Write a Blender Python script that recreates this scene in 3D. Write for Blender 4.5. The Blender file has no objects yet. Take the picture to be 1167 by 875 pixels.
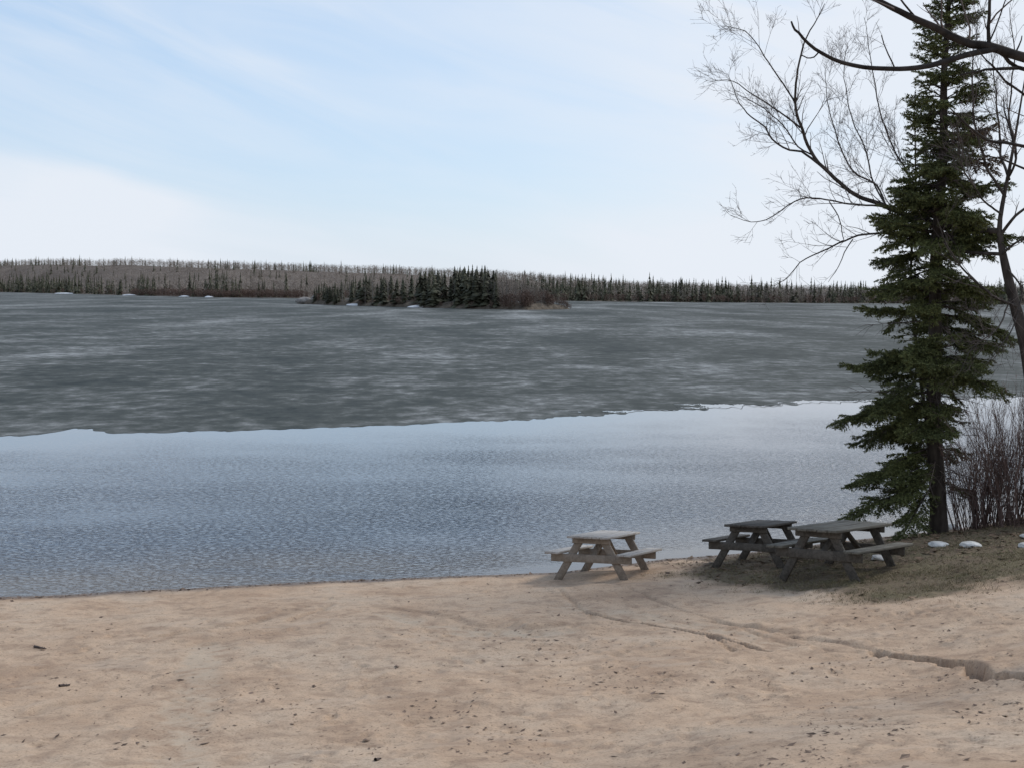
import bpy, math, random
import numpy as np
from mathutils import Vector, Matrix

random.seed(7)
RNG = np.random.default_rng(7)
R = math.radians
C = bpy.context.scene.collection

# ------------------------------------------------------------------ camera
F = 1600.0                      # focal length in pixels of the 1167 px wide photo
CAM = np.array([0.0, 0.0, 5.2])
PITCH, ROLL = R(3.77), R(0.49)
_fw = np.array([0, math.cos(PITCH), -math.sin(PITCH)])
_up = np.array([0, math.sin(PITCH), math.cos(PITCH)])
_rt = np.array([1.0, 0, 0])
RT = math.cos(ROLL) * _rt + math.sin(ROLL) * _up
UP = -math.sin(ROLL) * _rt + math.cos(ROLL) * _up

cd = bpy.data.cameras.new('camera')
cd.sensor_width = 36
cd.lens = 36 * F / 1167
cd.clip_start = 0.1
cd.clip_end = 9000
cam = bpy.data.objects.new('camera', cd)
C.objects.link(cam)
M = Matrix.Identity(4)
for i in range(3):
    M[i][0], M[i][1], M[i][2], M[i][3] = RT[i], UP[i], -_fw[i], CAM[i]
cam.matrix_world = M
bpy.context.scene.camera = cam

def ray(px, py):
    return _fw + (px - 583.5) / F * RT - (py - 437.5) / F * UP

def at(px, py, Y):
    d = ray(px, py)
    return CAM + d * (Y - CAM[1]) / d[1]

# ------------------------------------------------------------------ numpy noise
def _hash(ix, iy, seed):
    h = (ix.astype(np.int64) * 374761393 + iy.astype(np.int64) * 668265263 + seed * 1442695041) & 0xFFFFFFFF
    h = ((h ^ (h >> 13)) * 1274126177) & 0xFFFFFFFF
    h = h ^ (h >> 16)
    return (h & 0xFFFFFF) / float(0xFFFFFF)

def vnoise(x, y, seed=0):
    x = np.asarray(x, float); y = np.asarray(y, float)
    ix = np.floor(x); iy = np.floor(y)
    fx = x - ix; fy = y - iy
    fx = fx * fx * fx * (fx * (fx * 6 - 15) + 10); fy = fy * fy * fy * (fy * (fy * 6 - 15) + 10)
    a = _hash(ix, iy, seed); b = _hash(ix + 1, iy, seed)
    c = _hash(ix, iy + 1, seed); d = _hash(ix + 1, iy + 1, seed)
    return (a + (b - a) * fx) * (1 - fy) + (c + (d - c) * fx) * fy

def fbm(x, y, octs=4, seed=0, gain=0.5):
    x = np.asarray(x, float); y = np.asarray(y, float)
    s = 0; a = 1; t = 0
    for k in range(octs):
        s = s + a * (vnoise(x * 2 ** k + 17.3 * k, y * 2 ** k - 9.1 * k, seed + k) - 0.5) * 2
        t += a; a *= gain
    return s / t

def sstep(a, b, x):
    t = np.clip((np.asarray(x, float) - a) / (b - a), 0, 1)
    return t * t * (3 - 2 * t)

# ------------------------------------------------------------------ mesh helpers
def mesh_from(name, V, faces, mat=None, smooth=False, attrs=None):
    """faces: list of int arrays (n,3) / (n,4)."""
    me = bpy.data.meshes.new(name)
    V = np.asarray(V, np.float32)
    if isinstance(faces, np.ndarray):
        faces = [faces]
    faces = [np.asarray(f, np.int32) for f in faces if len(f)]
    me.vertices.add(len(V)); me.vertices.foreach_set('co', V.ravel())
    loops = np.concatenate([f.ravel() for f in faces])
    tot = np.concatenate([np.full(len(f), f.shape[1], np.int32) for f in faces])
    st = np.concatenate([[0], np.cumsum(tot)[:-1]]).astype(np.int32)
    me.loops.add(len(loops)); me.loops.foreach_set('vertex_index', loops)
    me.polygons.add(len(tot)); me.polygons.foreach_set('loop_start', st)
    me.polygons.foreach_set('loop_total', tot)
    if smooth:
        me.polygons.foreach_set('use_smooth', np.ones(len(tot), bool))
    me.update(calc_edges=True)
    for k, v in (attrs or {}).items():
        a = me.attributes.new(k, 'FLOAT', 'POINT'); a.data.foreach_set('value', np.asarray(v, np.float32).ravel())
    if mat:
        me.materials.append(mat)
    return me

def link(name, me, parent=None):
    o = bpy.data.objects.new(name, me); C.objects.link(o)
    if parent: o.parent = parent
    return o

def tag(o, label=None, cat=None, group=None, kind=None):
    if label: o['label'] = label
    if cat: o['category'] = cat
    if group: o['group'] = group
    if kind: o['kind'] = kind
    return o

def empty(name, loc, label, cat, group=None, rz=0):
    o = bpy.data.objects.new(name, None); C.objects.link(o)
    o.location = loc; o.rotation_euler = (0, 0, rz); o.empty_display_size = .3
    return tag(o, label, cat, group)

def copy_tree(o, parent=None):
    c = o.copy(); C.objects.link(c)
    if parent: c.parent = parent
    for ch in list(o.children): copy_tree(ch, c)
    return c

class Geo:
    """collects tubes, boxes and triangles into one mesh"""
    def __init__(s): s.V = []; s.Q = []; s.T = []; s.n = 0
    def tube(s, P, rad, sides=5, cap=True):
        P = np.asarray(P, float); n = len(P)
        rad = np.broadcast_to(np.asarray(rad, float), (n,))
        T = np.gradient(P, axis=0); T /= np.linalg.norm(T, axis=1)[:, None] + 1e-9
        ref = np.array([0.31, 0.17, 0.93]) if abs(T[0][2]) < .85 else np.array([0.9, .3, 0.1])
        A = np.cross(T, ref); A /= np.linalg.norm(A, axis=1)[:, None] + 1e-9
        B = np.cross(T, A)
        ang = np.arange(sides) * 2 * math.pi / sides
        V = P[:, None, :] + rad[:, None, None] * (np.cos(ang)[None, :, None] * A[:, None, :] + np.sin(ang)[None, :, None] * B[:, None, :])
        s.V.append(V.reshape(-1, 3))
        i = np.arange(n - 1)[:, None] * sides; j = np.arange(sides)[None, :]; k = (j + 1) % sides
        s.Q.append(np.stack([i + j, i + k, i + sides + k, i + sides + j], -1).reshape(-1, 4) + s.n)
        s.n += n * sides
    def box(s, c, size, rot=None):
        x, y, z = np.asarray(size) / 2
        b = min(x, y, z) * .22
        # chamfered box: 24 verts
        V = []
        for sx in (-1, 1):
            for sy in (-1, 1):
                for sz in (-1, 1):
                    V += [(sx * x, sy * (y - b), sz * (z - b)), (sx * (x - b), sy * y, sz * (z - b)), (sx * (x - b), sy * (y - b), sz * z)]
        V = np.array(V)
        idx = lambda sx, sy, sz, a: (((sx > 0) * 4 + (sy > 0) * 2 + (sz > 0)) * 3 + a)
        q = []; t = []
        for sg in (-1, 1):
            f = [idx(sg, -1, -1, 0), idx(sg, 1, -1, 0), idx(sg, 1, 1, 0), idx(sg, -1, 1, 0)]; q.append(f if sg > 0 else f[::-1])
            f = [idx(-1, sg, -1, 1), idx(-1, sg, 1, 1), idx(1, sg, 1, 1), idx(1, sg, -1, 1)]; q.append(f if sg > 0 else f[::-1])
            f = [idx(-1, -1, sg, 2), idx(1, -1, sg, 2), idx(1, 1, sg, 2), idx(-1, 1, sg, 2)]; q.append(f if sg > 0 else f[::-1])
            for s2 in (-1, 1):
                q.append([idx(-1, sg, s2, 1), idx(1, sg, s2, 1), idx(1, sg, s2, 2), idx(-1, sg, s2, 2)])
                q.append([idx(sg, -1, s2, 0), idx(sg, 1, s2, 0), idx(sg, 1, s2, 2), idx(sg, -1, s2, 2)])
                q.append([idx(sg, s2, -1, 0), idx(sg, s2, 1, 0), idx(sg, s2, 1, 1), idx(sg, s2, -1, 1)])
                for s3 in (-1, 1):
                    t.append([idx(sg, s2, s3, 0), idx(sg, s2, s3, 1), idx(sg, s2, s3, 2)])
        if rot is not None:
            V = V @ np.array(rot).T
        s.V.append(V + np.asarray(c)); s.Q.append(np.array(q) + s.n); s.T.append(np.array(t) + s.n); s.n += 24
    def beam(s, p, q, w, t, wax):
        """board from p to q, width w along wax, thickness t across"""
        p = np.asarray(p, float); q = np.asarray(q, float); d = q - p; L = np.linalg.norm(d); d /= L
        wx = np.asarray(wax, float); wx = wx - d * np.dot(wx, d); wx /= np.linalg.norm(wx)
        s.box((p + q) / 2, (w, t, L), np.stack([wx, np.cross(d, wx), d], 1))
    def tris(s, V):
        V = np.asarray(V, float).reshape(-1, 3); n = len(V)
        s.V.append(V); s.T.append(np.arange(n).reshape(-1, 3) + s.n); s.n += n
    def mesh(s, name, mat, smooth=False, fixn=False):
        f = []
        if s.Q: f.append(np.concatenate(s.Q))
        if s.T: f.append(np.concatenate(s.T))
        me = mesh_from(name, np.concatenate(s.V), f, mat, smooth)
        if fixn:
            import bmesh
            bm = bmesh.new(); bm.from_mesh(me); bmesh.ops.recalc_face_normals(bm, faces=bm.faces); bm.to_mesh(me); bm.free()
        return me

# ------------------------------------------------------------------ materials
class NB:
    def __init__(s, name):
        s.m = bpy.data.materials.new(name); s.m.use_nodes = True
        s.t = s.m.node_tree; s.b = s.t.nodes['Principled BSDF']
    def n(s, typ, **kw):
        nd = s.t.nodes.new(typ)
        for k, v in kw.items(): setattr(nd, k, v)
        return nd
    def l(s, a, b): s.t.links.new(a, b)
    def set(s, nd, **kw):
        for k, v in kw.items():
            nd.inputs[k.replace('_', ' ')].default_value = v
    def coord(s, scale=(1, 1, 1), rot=(0, 0, 0), kind='Object'):
        tc = s.n('ShaderNodeTexCoord'); mp = s.n('ShaderNodeMapping')
        s.l(tc.outputs[kind], mp.inputs['Vector'])
        mp.inputs['Scale'].default_value = scale; mp.inputs['Rotation'].default_value = rot
        return mp.outputs['Vector']
    def noise(s, vec, scale, detail=4, rough=.55, dist=0):
        nd = s.n('ShaderNodeTexNoise'); s.l(vec, nd.inputs['Vector'])
        s.set(nd, Scale=scale, Detail=detail, Roughness=rough, Distortion=dist)
        return nd.outputs['Fac']
    def ramp(s, fac, stops, interp='LINEAR'):
        nd = s.n('ShaderNodeValToRGB'); s.l(fac, nd.inputs['Fac']); cr = nd.color_ramp; cr.interpolation = interp
        while len(cr.elements) < len(stops): cr.elements.new(.5)
        for e, (p, c) in zip(cr.elements, stops):
            e.position = p; e.color = (*c, 1) if not isinstance(c, (int, float)) else (c, c, c, 1)
        return nd.outputs['Color']
    def mix(s, fac, a, b, mode='MIX'):
        nd = s.n('ShaderNodeMix', data_type='RGBA', blend_type=mode)
        for sock, v in ((nd.inputs[0], fac), (nd.inputs[6], a), (nd.inputs[7], b)):
            if hasattr(v, 'links') or hasattr(v, 'is_linked'): s.l(v, sock)
            elif isinstance(v, (int, float)): sock.default_value = v
            else: sock.default_value = (*v, 1)
        return nd.outputs[2]
    def math(s, op, a, b=0, clamp=False):
        nd = s.n('ShaderNodeMath', operation=op, use_clamp=clamp)
        for sock, v in ((nd.inputs[0], a), (nd.inputs[1], b)):
            if isinstance(v, (int, float)): sock.default_value = v
            else: s.l(v, sock)
        return nd.outputs[0]
    def attr(s, name):
        return s.n('ShaderNodeAttribute', attribute_name=name).outputs['Fac']
    def bump(s, h, strength, dist=.01):
        nd = s.n('ShaderNodeBump'); s.l(h, nd.inputs['Height'])
        if isinstance(strength, (int, float)): nd.inputs['Strength'].default_value = strength
        else: s.l(strength, nd.inputs['Strength'])
        nd.inputs['Distance'].default_value = dist
        s.l(nd.outputs['Normal'], s.b.inputs['Normal'])
    def col(s, v):
        if isinstance(v, tuple): s.b.inputs['Base Color'].default_value = (*v, 1)
        else: s.l(v, s.b.inputs['Base Color'])
    def rough(s, v, spec=None):
        if isinstance(v, (int, float)): s.b.inputs['Roughness'].default_value = v
        else: s.l(v, s.b.inputs['Roughness'])
        if spec is not None: s.b.inputs['Specular IOR Level'].default_value = spec

def varied(name, c1, c2, scale, rough=.9, spec=.2, bump=0, stretch=(1, 1, 1), rnd=0.0, detail=4):
    b = NB(name); v = b.coord(stretch)
    f = b.noise(v, scale, detail)
    c = b.ramp(f, [(.3, c1), (.7, c2)])
    if rnd:
        oi = b.n('ShaderNodeObjectInfo')
        k = b.math('ADD', b.math('MULTIPLY', oi.outputs['Random'], rnd), 1 - rnd / 2)
        c = b.mix(1.0, c, k, 'MULTIPLY')
    b.col(c); b.rough(rough, spec)
    if bump: b.bump(f, bump, .02)
    return b.m

def leafy(name, c1, c2, scale=3.0, rnd=.5, transl=.0):
    """foliage: colour varies by leaf clump (object noise) and by island"""
    b = NB(name)
    f = b.noise(b.coord(), scale, 2)
    g = b.n('ShaderNodeNewGeometry').outputs['Random Per Island']
    k = b.math('ADD', b.math('MULTIPLY', f, .65), b.math('MULTIPLY', g, .35))
    c = b.ramp(k, [(.3, c1), (.68, c2)])
    if rnd:
        oi = b.n('ShaderNodeObjectInfo')
        kk = b.math('ADD', b.math('MULTIPLY', oi.outputs['Random'], rnd), 1 - rnd / 2)
        c = b.mix(1.0, c, kk, 'MULTIPLY')
    b.col(c); b.rough(.75, .25)
    return b.m

MAT = {}
MAT['needle'] = leafy('spruce_needles', (.040, .049, .019), (.175, .19, .072), 1.6, 0)
MAT['needle_far'] = leafy('far_spruce_needles', (.045, .047, .031), (.105, .102, .062), .35, .5)
MAT['needle_dead'] = leafy('dead_needles', (.085, .055, .032), (.19, .13, .08), 4, 0)
MAT['bark'] = varied('spruce_bark', (.03, .024, .02), (.085, .07, .06), 9, bump=.6, stretch=(1, 1, .25))
MAT['bark_bare'] = varied('bare_tree_bark', (.03, .025, .022), (.10, .086, .076), 7, bump=.5, stretch=(1, 1, .3))
MAT['limb'] = varied('limb_bark', (.014, .012, .011), (.05, .043, .039), 7, bump=.5)
MAT['twig'] = varied('twig_bark', (.07, .055, .05), (.16, .13, .12), 5)
MAT['shrub'] = varied('shrub_stems', (.085, .052, .044), (.23, .165, .145), 3)
MAT['far_bare'] = leafy('far_bare_branches', (.165, .136, .112), (.30, .258, .22), .2, .45)
MAT['far_bush'] = leafy('far_bush_branches', (.11, .07, .055), (.2, .14, .11), .3, .4)
MAT['far_trunk'] = varied('far_trunk', (.13, .12, .11), (.3, .28, .26), 2)

# ------------------------------------------------------------------ terrain of the near shore
_sp = np.array([at(x, y, 10) - CAM for x, y in [(0, 680), (130, 674), (250, 668), (400, 660), (520, 656), (640, 651), (760, 636), (830, 632), (1000, 612), (1085, 603)]])
_sp = CAM + _sp * (CAM[2] / -_sp[:, 2])[:, None]
SX = np.concatenate([[-400, -60, -25], _sp[:, 0], [13, 20, 60, 400]])
SY = np.concatenate([[16, 19, 21.4], _sp[:, 1], [_sp[-1, 1] + 2.5, 41, 75, 160]])

def shore_y(X):
    return np.interp(X, SX, SY) + .10 * fbm(X * .9, X * 0 + 3.3, 3, 5)

def base_h(X, Y):
    s = shore_y(X) - Y
    h = np.where(s < 0, np.maximum(.10 * s, -1.55), 0)
    p = np.clip(s, 0, None)
    up = .085 * np.minimum(p, 3) + .058 * np.clip(p - 3, 0, 9) + .17 * np.clip(p - 12, 0, 12)
    h = h + np.where(s > 0, up, 0)
    bank = sstep(3.2, 9.5, X) * (.42 + .45 * sstep(9, 16, X)) * sstep(-.2, 4.5, s) + sstep(14, 40, X) * 1.5 * sstep(0, 6, s)
    return h + bank

# erosion rut: photograph points traced on the ground
def pix2ground(px, py, hf=base_h):
    d = ray(px, py); lo, hi = 6.0, 70.0
    t = np.linspace(6, 70, 1300)
    P = CAM[None] + d[None] * (t / d[1])[:, None]
    dz = P[:, 2] - hf(P[:, 0], P[:, 1])
    i = int(np.argmax(dz < 0))
    if i == 0: return P[-1]
    a = dz[i - 1] / (dz[i - 1] - dz[i] + 1e-9)
    q = P[i - 1] + (P[i] - P[i - 1]) * a
    q[2] = float(hf(np.array([q[0]]), np.array([q[1]]))[0])
    return q

RUTS = [  # pixels, half width m, depth m
    ([(890, 722), (930, 727), (965, 731), (985, 737), (1012, 745)], .09, .035),
    ([(1000, 741), (1010, 745), (1030, 747), (1062, 750), (1092, 754), (1108, 757), (1118, 768), (1140, 768), (1167, 767), (1230, 772)], .135, .17),
    ([(664, 698), (690, 703), (715, 709), (740, 711), (762, 714), (790, 722), (812, 727), (845, 735), (880, 742)], .065, .085),
    ([(640, 672), (664, 696), (675, 707)], .05, .03),
    ([(812, 727), (822, 733), (836, 742)], .05, .06),
    ([(705, 668), (730, 676), (760, 688), (800, 699), (850, 716), (900, 731), (960, 742)], .06, .03),
    ([(430, 690), (480, 697), (540, 712), (600, 716), (680, 712)], .13, .025),
    ([(330, 694), (290, 708), (240, 716), (180, 724)], .14, .03),
    ([(30, 812), (60, 800), (110, 795)], .12, .03),
    ([(380, 688), (365, 697), (330, 707)], .08, .03),
    ([(800, 705), (850, 712), (905, 720)], .12, .04),
]
RUTP = []
for pts, w, dpt in RUTS:
    P = np.array([pix2ground(*p) for p in pts])[:, :2]
    Q = [P[0]]
    for a, b in zip(P[:-1], P[1:]):
        n = max(2, int(np.linalg.norm(b - a) / .04))
        for k in range(1, n + 1): Q.append(a + (b - a) * k / n)
    Q = np.array(Q); s = np.arange(len(Q)) * .04
    Q = Q + np.stack([fbm(s * 2.2, s * 0 + w * 100, 3, 11), fbm(s * 2.2, s * 0 + 40 + w * 100, 3, 12)], 1) * .07
    RUTP.append((Q, w, dpt))

def build_ground():
    xs = np.concatenate([np.linspace(-90, -11.2, 70), np.arange(-11, 13.2, .04), np.linspace(13.4, 90, 70)])
    ys = np.concatenate([np.linspace(-70, 9.5, 60), np.arange(10, 33, .04), np.linspace(33.2, 75, 60)])
    X, Y = np.meshgrid(xs, ys)
    H = base_h(X, Y)
    s = shore_y(X) - Y
    land = sstep(0.1, 1.2, s)
    H += land * (.07 * fbm(X * .35, Y * .35, 3, 20) + .035 * fbm(X * 1.3, Y * 1.3, 4, 30))
    # trampled lumps and wind scuffs
    l = fbm(X * 3.1, Y * 2.2, 4, 41)
    H += land * .015 * l
    g = np.abs(fbm(X * 5.5, Y * 4.5, 3, 51)); H += land * .010 * (g - .2)
    H += land * .006 * fbm(X * 12, Y * 9, 2, 61)
    rut_mask = np.zeros_like(H); pale = np.zeros_like(H)
    for pts, wd in ((([(238, 735), (226, 770), (212, 815), (198, 880)]), .28), (([(640, 690), (720, 700), (800, 712), (880, 735)]), .22), (([(430, 700), (520, 720), (640, 722)]), .2)):
        Pq = np.array([pix2ground(*p_) for p_ in pts])
        m_ = (X > Pq[:, 0].min() - 1) & (X < Pq[:, 0].max() + 1) & (Y > Pq[:, 1].min() - 1) & (Y < Pq[:, 1].max() + 1)
        qx, qy = X[m_], Y[m_]; D_ = np.full(qx.shape, 9.0)
        for a_, b_ in zip(Pq[:-1], Pq[1:]):
            ab = b_[:2] - a_[:2]; t_ = np.clip(((qx - a_[0]) * ab[0] + (qy - a_[1]) * ab[1]) / (ab @ ab), 0, 1)
            D_ = np.minimum(D_, np.hypot(qx - a_[0] - t_ * ab[0], qy - a_[1] - t_ * ab[1]))
        pale[m_] = np.maximum(pale[m_], 1 - sstep(wd * .5, wd * 1.5, D_ + .15 * fbm(qx * 3, qy * 3, 3, 95)))
    H -= .02 * pale
    # footprints and dimples
    fine_x0 = 70; fine_y0 = 60
    rr = random.Random(3)
    nx = len(np.arange(-11, 13.2, .04)); ny = len(np.arange(10, 33, .04))
    for k in range(1500):
        cx = rr.uniform(-10, 12); cy = rr.uniform(10.5, 28)
        if k > 900: cx = rr.uniform(-2, 9); cy = rr.uniform(11, 20)
        i = int((cx + 11) / .04) + fine_x0; j = int((cy - 10) / .04) + fine_y0
        if not (fine_x0 + 8 < i < fine_x0 + nx - 9 and fine_y0 + 8 < j < fine_y0 + ny - 9): continue
        sl = (slice(j - 8, j + 9), slice(i - 8, i + 9))
        a = rr.uniform(0, math.pi); lx = rr.uniform(.05, .12); ly = rr.uniform(.035, .07)
        dx = X[sl] - cx; dy = Y[sl] - cy
        u = (dx * math.cos(a) + dy * math.sin(a)) / lx; v = (-dx * math.sin(a) + dy * math.cos(a)) / ly
        q = u * u + v * v
        H[sl] += rr.uniform(.5, 1.2) * land[sl] * (-.024 * np.exp(-q) + .011 * np.exp(-(np.sqrt(q) - 1.6) ** 2 * 3))
    for Q, w, dpt in RUTP:
        x0, y0 = Q.min(0) - 1; x1, y1 = Q.max(0) + 1
        jj = np.where((ys > y0) & (ys < y1))[0]; ii = np.where((xs > x0) & (xs < x1))[0]
        if len(jj) == 0 or len(ii) == 0: continue
        sl = np.ix_(jj, ii)
        px, py = X[sl], Y[sl]
        D = np.full(px.shape, 9.0); ts = np.zeros(px.shape)
        step = 2
        for k in range(0, len(Q), step):
            d = (px - Q[k, 0]) ** 2 + (py - Q[k, 1]) ** 2
            m = d < D; D[m] = d[m]; ts[m] = k / len(Q)
        D = np.sqrt(D)
        ww = w * (1 + .7 * fbm(px * 3.5, py * 3.5, 4, 71, .65))
        prof = 1 - sstep(ww * (.8 if dpt > .1 else .4), ww, D)
        ends = sstep(0, .12, ts) if dpt > .1 else sstep(0, .08, ts) * sstep(1, .9, ts)
        H[sl] += -dpt * prof * (.35 + .65 * ends) + dpt * .14 * np.exp(-((D - ww * 1.5) / (w * .5)) ** 2)
        rut_mask[sl] = np.maximum(rut_mask[sl], (1 - sstep(ww * .5, ww * 1.15, D)) * (1.0 if dpt > .1 else .85 if dpt > .05 else .4))
    H += rut_mask * land * .03 * fbm(X * 7, Y * 7, 3, 97)
    # grass and soil of the bank
    gm = grass_mask(X, Y)
    H += gm * land * (.02 * fbm(X * 4, Y * 4, 3, 81))
    n_x, n_y = len(xs), len(ys)
    V = np.stack([X, Y, H], -1).reshape(-1, 3)
    a = (np.arange(n_y - 1)[:, None] * n_x + np.arange(n_x - 1)[None, :]).reshape(-1, 1)
    Fc = np.concatenate([a, a + 1, a + n_x + 1, a + n_x], 1)
    wet = sstep(.8, .1, s + .3 * fbm(X * 1.6, Y * 1.6, 3, 91)) * sstep(-9, -2, s)
    me = mesh_from('beach', V, Fc, sand_mat(), True, {'grass': gm, 'wet': wet, 'rut_mask': rut_mask, 'pale': pale, 'deep': sstep(0, -3, s)})
    tag(link('beach', me), kind='structure')
    return xs, ys, H

def grass_mask(X, Y):
    """soil and dead grass of the bank on the right"""
    s = shore_y(X) - Y
    # lower boundary runs from near the middle table down to the right edge of the picture
    edge = np.interp(X, [1.8, 2.6, 3.6, 4.6, 5.6, 6.6, 7.6, 9, 14, 40], [27.5, 24.6, 22.9, 21.6, 20.7, 20.3, 20.2, 20.0, 17, 10])
    n = fbm(X * 1.1, Y * 1.1, 4, 101)
    return sstep(-1.2, 1.9, Y - edge + n * 1.8) * sstep(2.0, 5.2, X + n * 1.5) * sstep(.0, .5, s)

def sand_mat():
    b = NB('sand'); v = b.coord()
    big = b.noise(v, .55, 4, .6); mid = b.noise(v, 2.6, 5, .65, .4); fine = b.noise(b.coord((1, 1, 1)), 38, 3, .7)
    c = b.ramp(big, [(.34, (.46, .318, .214)), (.5, (.56, .405, .280)), (.66, (.55, .423, .308))])
    c = b.mix(b.ramp(mid, [(.36, .5), (.53, 0.0)]), c, (.27, .18, .125))
    c = b.mix(b.ramp(fine, [(.34, .5), (.5, 0.0)]), c, (.22, .15, .105))
    pale = b.noise(b.coord((.7, 1.2, 1), (0, 0, .4)), 1.1, 4, .6, .6)
    c = b.mix(b.ramp(pale, [(.56, 0.0), (.68, .45)]), c, (.54, .42, .315))
    c = b.mix(b.math('MULTIPLY', b.attr('pale'), b.ramp(mid, [(.4, 0.0), (.6, .6)])), c, (.50, .415, .315))
    spk = b.noise(v, 17, 2, .5)
    c = b.mix(b.ramp(spk, [(.66, 0.0), (.72, .6)]), c, (.13, .085, .06))
    sc_ = b.noise(b.coord((4.5, 8, 4), (0, 0, .15)), 1, 5, .7, .8)
    c = b.mix(b.ramp(sc_, [(.57, 0.0), (.66, .55)]), c, (.24, .165, .115))
    # darker colour inside the ruts
    c = b.mix(b.math('MULTIPLY', b.attr('rut_mask'), .5), c, (.15, .105, .075))
    # bank: dead grass, leaf mould, moss
    gn = b.noise(v, 1.7, 5, .65); gf = b.noise(v, 26, 3, .6)
    gc = b.ramp(gn, [(.3, (.11, .08, .052)), (.48, (.165, .127, .08)), (.62, (.15, .13, .07)), (.75, (.27, .205, .138))])
    gc = b.mix(b.ramp(gf, [(.35, .6), (.6, 0.0)]), gc, (.045, .034, .024))
    gfac = b.math('ADD', b.attr('grass'), b.math('MULTIPLY', b.math('SUBTRACT', mid, .5), 1.1))
    c = b.mix(b.math('MULTIPLY', b.math('MULTIPLY', b.ramp(gfac, [(.15, 0.0), (.85, 1.0)]), b.ramp(b.attr('grass'), [(0.0, 0.0), (.4, 1.0)])), .95), c, gc)
    w = b.attr('wet')
    c = b.mix(b.math('MULTIPLY', w, .85), c, (.11, .073, .05))
    c = b.mix(b.attr('deep'), c, (.05, .045, .035))
    b.col(c)
    b.rough(b.ramp(w, [(0.0, .95), (1.0, .45)]), .18)
    hb = b.math('ADD', b.math('MULTIPLY', mid, 1.0), b.math('MULTIPLY', fine, .45))
    b.bump(hb, .42, .03)
    return b.m

XS, YS, HH = build_ground()

def ground(X, Y):
    i = np.clip(np.searchsorted(XS, X) - 1, 0, len(XS) - 2); j = np.clip(np.searchsorted(YS, Y) - 1, 0, len(YS) - 2)
    fx = (X - XS[i]) / (XS[i + 1] - XS[i]); fy = (Y - YS[j]) / (YS[j + 1] - YS[j])
    return (HH[j, i] * (1 - fx) + HH[j, i + 1] * fx) * (1 - fy) + (HH[j + 1, i] * (1 - fx) + HH[j + 1, i + 1] * fx) * fy

def gz(x, y): return float(ground(np.array([x]), np.array([y]))[0])

# lake bed
V = np.array([(-5000, -200, -1.7), (5000, -200, -1.7), (5000, 6000, -1.7), (-5000, 6000, -1.7)])
lb = tag(link('lake_bed', mesh_from('lake_bed', V, np.array([[0, 1, 2, 3]]), varied('lake_bed', (.04, .035, .028), (.07, .06, .045), .3))), kind='structure')

# ------------------------------------------------------------------ ice and water
_ip = [(-60, 499), (0, 497), (40, 496), (66, 492), (84, 488), (104, 489), (120, 494), (170, 493), (300, 490), (400, 486), (520, 481), (640, 476), (760, 468), (860, 463), (960, 459), (1060, 456), (1167, 452)]
_ig = np.array([ray(*p) for p in _ip]); _ig = CAM + _ig * (CAM[2] / -_ig[:, 2])[:, None]
IX = np.concatenate([[-400, -60], _ig[:, 0], [60, 400]])
IY = np.concatenate([[_ig[0, 1] - 18, _ig[0, 1] - 4], _ig[:, 1], [100, 250]])

def ice_y(X):
    X = np.asarray(X, float)
    return np.interp(X, IX, IY) + .5 * fbm(X * .35, X * 0 + 8.1, 3, 201) + (.55 + .9 * sstep(-6, 8, X)) * fbm(X * 2.1, X * 0 + 2.1, 4, 211, .7)

def build_ice():
    xs = np.concatenate([-np.geomspace(2500, 30.2, 40), np.arange(-30, 36, .11), np.geomspace(36.2, 2500, 40)])
    t = np.concatenate([np.arange(0, 7, .14), 7.2 * np.geomspace(1, 300, 60)])
    X, T = np.meshgrid(xs, t)
    Y = ice_y(X) + T
    hole = fbm(X * .2, Y * 1.1, 3, 221) + .2 * fbm(X * 1.2, Y * 2.5, 2, 231)
    right = sstep(-2, 9, X) * .33 + .02
    keep = ~((T < 6.5) & (hole > (.62 - right * np.exp(-T / 1.6) * 2.2 + T * .05)) & (T > .0))
    n_x = len(xs)
    V = np.stack([X, Y, np.full_like(X, .005)], -1).reshape(-1, 3)
    a = (np.arange(len(t) - 1)[:, None] * n_x + np.arange(n_x - 1)[None, :])
    a = a[keep[:-1, :-1]].reshape(-1, 1)
    Fc = np.concatenate([a, a + 1, a + n_x + 1, a + n_x], 1)
    b = NB('lake_ice_surface')
    big = b.noise(b.coord((.028, .011, 1), (0, 0, .25)), 1, 4, .6, .8)
    mid = b.noise(b.coord((.16, .12, 1)), 1, 6, .68, .5)
    fine = b.noise(b.coord((.9, .55, 1)), 1, 5, .7)
    fan = b.noise(b.coord((.06, .012, 1), (0, 0, -.35)), 1, 3, .5, .4)
    k = b.math('ADD', b.math('MULTIPLY', big, .25), b.math('ADD', b.math('MULTIPLY', mid, .34), b.math('MULTIPLY', fine, .42)))
    k = b.math('ADD', k, b.math('MULTIPLY', b.math('SUBTRACT', fan, .5), .30))
    c = b.ramp(k, [(.39, (.028, .033, .028)), (.48, (.078, .084, .075)), (.54, (.15, .156, .148)), (.61, (.31, .318, .310))])
    b.col(c)
    b.rough(b.ramp(k, [(.42, .6), (.58, .8)]), .045)
    b.bump(fine, .25, .05)
    me = mesh_from('lake_ice', V, Fc, b.m, False)
    tag(link('lake_ice', me), kind='structure')

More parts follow.
